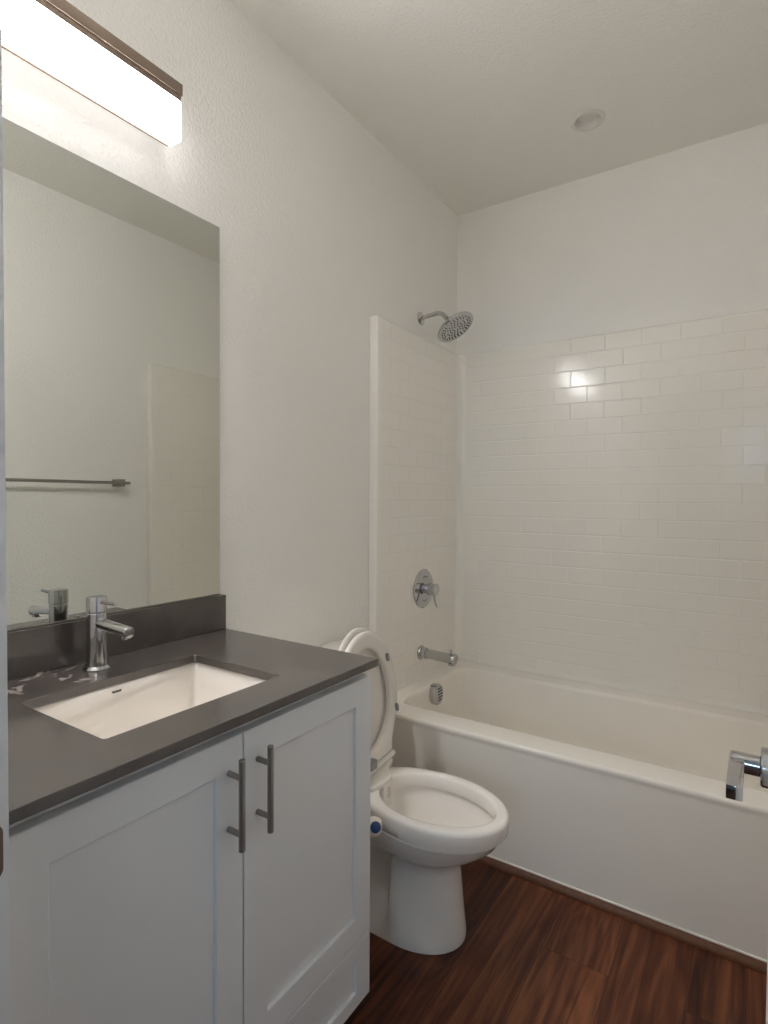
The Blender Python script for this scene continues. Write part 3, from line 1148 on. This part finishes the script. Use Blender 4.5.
L.append(hole(RIM, 0.535, 0.2060, 0.163, 0.1310))
L.append(hole(RIM - 0.002, 0.535, 0.2010, 0.160, 0.1265))
L.append(hole(RIM - 0.008, 0.535, 0.1975, 0.158, 0.1230))
L.append(hole(RIM - 0.036, 0.535, 0.1960, 0.157, 0.1205))
L.append(hole(RIM - 0.041, 0.535, 0.1975, 0.159, 0.1220))
L.append(hole(RIM - 0.043, 0.535, 0.2070, 0.168, 0.1310))
L.append(hole(RIM - 0.048, 0.535, 0.2080, 0.169, 0.1320))
L.append(hole(RIM - 0.075, 0.530, 0.1930, 0.160, 0.1210))
L.append(hole(RIM - 0.110, 0.520, 0.1620, 0.145, 0.1020))
L.append(hole(RIM - 0.145, 0.495, 0.1150, 0.115, 0.0780))
L.append(hole(RIM - 0.175, 0.470, 0.0700, 0.085, 0.0520))
L.append(hole(RIM - 0.200, 0.460, 0.0350, 0.045, 0.0260))
g.loft(L)
g.build('bowl', M_PORC, tl, smooth=55)

g = MB()
tw = 0.215


def tk(ins, z, r=0.035):
    return rrect(0.018 + ins * 0.4, 0.215 - ins, TC - tw + ins, TC + tw - ins, r, z, 8)


g.loft([tk(0.030, RIM + 0.0005), tk(0.022, RIM + 0.009), tk(0.015, 0.43), tk(0.004, 0.60), tk(0.0, 0.694)])
tank = g.build('tank', M_PORC, tl)
g = MB()


def tkl(ins, z):
    return rrect(0.012 + ins, 0.222 - ins, TC - tw - 0.007 + ins, TC + tw + 0.022 - ins, 0.036, z, 8)


g.loft([tkl(0.004, 0.6945), tkl(0.0, 0.699), tkl(0.0, 0.722), tkl(0.004, 0.729), tkl(0.012, 0.732)])
g.build('tank_lid', M_PORC, tl)
g = MB()
g.cyl((0.2155, TC - 0.15, 0.645), (0.228, TC - 0.15, 0.645), 0.012, 20, 0.001)
g.box((0.2275, TC - 0.155, 0.638), (0.2335, TC - 0.085, 0.651), 0.002)
g.build('flush_lever', M_CHROME, tl)

# seat ring and lid, raised against the tank (local: s along the seat from the hinge, t sideways, n out of it)
TIP = rad(4.5)
HN = Vector((0.318, TC - 0.005, 0.424))
S_ = Vector((-math.sin(TIP), 0, math.cos(TIP)))
N_ = Vector((math.cos(TIP), 0, math.sin(TIP)))
T_ = Vector((-0.10, 1, 0)).normalized()
S_ = (S_ - T_ * S_.dot(T_)).normalized()
N_ = T_.cross(S_)
if N_.x < 0:
    N_ = -N_


def egg(sm0, s_mid, s_top, wb, w, n, p=2.0, k=28):
    right = []
    for i in range(k + 1):
        a = PI / 2 * i / k
        right.append((s_mid + (s_top - s_mid) * math.cos(a), w * math.sin(a) ** (2 / p)))
    for i in range(1, k + 1):
        q = i / k
        sm_ = q * q * (3 - 2 * q)
        right.append((s_mid + (sm0 - s_mid) * q, w + (wb - w) * sm_))
    pts = [(s, h) for s, h in right] + [(s, -h) for s, h in reversed(right[1:])]
    return [HN + S_ * s + T_ * t + N_ * n for s, t in pts]


def egg_in(s_c, a_top, a_bot, w, n, k=28):
    right = []
    for i in range(k + 1):
        a = PI / 2 * i / k
        right.append((s_c + a_top * math.cos(a), w * math.sin(a)))
    for i in range(1, k + 1):
        a = PI / 2 * i / k
        right.append((s_c - a_bot * math.sin(a), max(w * math.cos(a), 0.0003)))
    pts = [(s, h) for s, h in right] + [(s, -h) for s, h in reversed(right[1:])]
    return [HN + S_ * s + T_ * t + N_ * n for s, t in pts]


g = MB()
rows = [egg_in(0.178, 0.184, 0.136, 0.146, -0.003), egg(0.004, 0.170, 0.414, 0.132, 0.191, -0.003), egg(0.0, 0.170, 0.418, 0.136, 0.195, 0.001),
        egg(0.0, 0.170, 0.418, 0.136, 0.195, 0.010), egg(0.003, 0.170, 0.414, 0.133, 0.191, 0.0145), egg(0.012, 0.170, 0.404, 0.126, 0.182, 0.0150),
        egg_in(0.178, 0.191, 0.143, 0.153, 0.0135), egg_in(0.178, 0.186, 0.138, 0.148, 0.0110), egg_in(0.178, 0.184, 0.136, 0.146, 0.006), egg_in(0.178, 0.184, 0.136, 0.146, -0.003)]
g.loft(rows, False, False)
bmesh.ops.remove_doubles(g.bm, verts=g.bm.verts, dist=1e-6)
seat = g.build('seat', M_PLAST, tl, smooth=50)
for s, t in ((0.308, 0.134), (0.128, 0.178), (0.308, -0.134), (0.128, -0.178)):
    g = MB()
    c = HN + S_ * s + T_ * t + N_ * 0.0145
    ax = (S_ * 0.9 + T_ * (0.25 if t < 0 else -0.25)).normalized()
    u2 = ax.cross(N_)
    loops = []
    for d, e in ((0, 0), (0.006, 0.0), (0.008, 0.0015)):
        lp = []
        for k in range(20):
            a = 2 * PI * k / 20
            lp.append(c + N_ * d + ax * (0.015 - e) * math.cos(a) + u2 * (0.0075 - e) * math.sin(a))
        loops.append(lp)
    g.loft(loops)
    g.build('bumper', M_BUMP, seat, label='grey rubber bumper')
g = MB()
rows = [egg(0.004, 0.150, 0.424, 0.128, 0.180, -0.0230), egg(0.0, 0.150, 0.430, 0.134, 0.188, -0.0200), egg(0.0, 0.150, 0.430, 0.134, 0.188, -0.0120), egg(0.004, 0.150, 0.426, 0.130, 0.184, -0.0095),
        egg(0.012, 0.150, 0.416, 0.120, 0.174, -0.0095), egg(0.018, 0.150, 0.408, 0.112, 0.166, -0.0150)]
g.loft(rows)
g.build('lid', M_PLAST, tl, smooth=50)
g = MB()
g.cyl(HN + T_ * -0.146 + Vector((0.012, 0, -0.012)), HN + T_ * 0.146 + Vector((0.012, 0, -0.012)), 0.0105, 20, 0.004)
g.build('hinge_bar', M_PLAST, tl)
g = MB()
g.box((0.332, TC - 0.045, 0.428), (0.356, TC - 0.012, 0.456), 0.003)
g.build('hinge_cap', M_BUMP, tl, label='small grey hinge cap')

# ------------------------------------------------------------------ bidet attachment between bowl and seat
g = MB()
loops = []
zz = RIM + 0.0006
for z, e in ((zz, 0.001), (zz + 0.001, 0.0), (zz + 0.011, 0.0), (zz + 0.0135, 0.0025)):
    pts = []
    for x, y in ((0.235 + e, 1.565 - e), (0.318, 1.565 - e), (0.335, 1.545 - e), (0.341, 1.527 - e), (0.350, 1.503 - e), (0.362, 1.485 - e), (0.380, 1.470 - e), (0.391 - e, 1.452 - e),
                 (0.3935 - e, 1.430), (0.3935 - e, 1.405), (0.390 - e, 1.380), (0.384 - e, 1.355 + e), (0.360, 1.338 + e), (0.341, 1.320 + e), (0.318, 1.300 + e), (0.235 + e, 1.300 + e)):
        pts.append((x, y, z))
    loops.append(pts)
g.loft(loops)
bd = g.build('bidet_attachment', M_PLAST, tl, smooth=30, label='white bidet attachment with a blue dial')
g = MB()
g.box((0.3795, 1.402, RIM - 0.072), (0.3935, 1.448, RIM + 0.0010), 0.003)
g.build('nozzle_guard', M_PLAST, bd)
g = MB()
for k in range(4):
    z = RIM - 0.042 + k * 0.0085
    g.box((0.3928, 1.424, z), (0.3941, 1.441, z + 0.0030))
g.build('nozzle_vent', M_BUMP, bd)
g = MB()
KX, KY, KZ = 0.464, 1.247, 0.366
g.tube([(0.300, TC - 0.140, RIM + 0.006), (0.340, TC - 0.175, RIM + 0.006), (0.385, TC - 0.186, RIM - 0.002), (0.430, KY - 0.002, KZ)], [0.010, 0.012, 0.014, 0.016], 16)
g.build('control_arm', M_PLAST, bd)
g = MB()
g.lathe((KX, KY, KZ - 0.020), (0, 0, 1), [(0.0, 0), (0.012, 0.001), (0.020, 0.006), (0.0235, 0.015), (0.0235, 0.030), (0.021, 0.038), (0.010, 0.043), (0.0, 0.0435)], 28)
g.build('control_knob', M_PLAST, bd)
g = MB()
dd = Vector((0.72, -0.60, 0.34)).normalized()
cc = Vector((KX, KY, KZ + 0.004)) + dd * 0.0195
g.lathe(cc, dd, [(0.0145, 0), (0.0145, 0.004), (0.011, 0.0068), (0.0, 0.0078)], 24)
g.build('dial', M_BLUE, bd, label='dark blue dial')
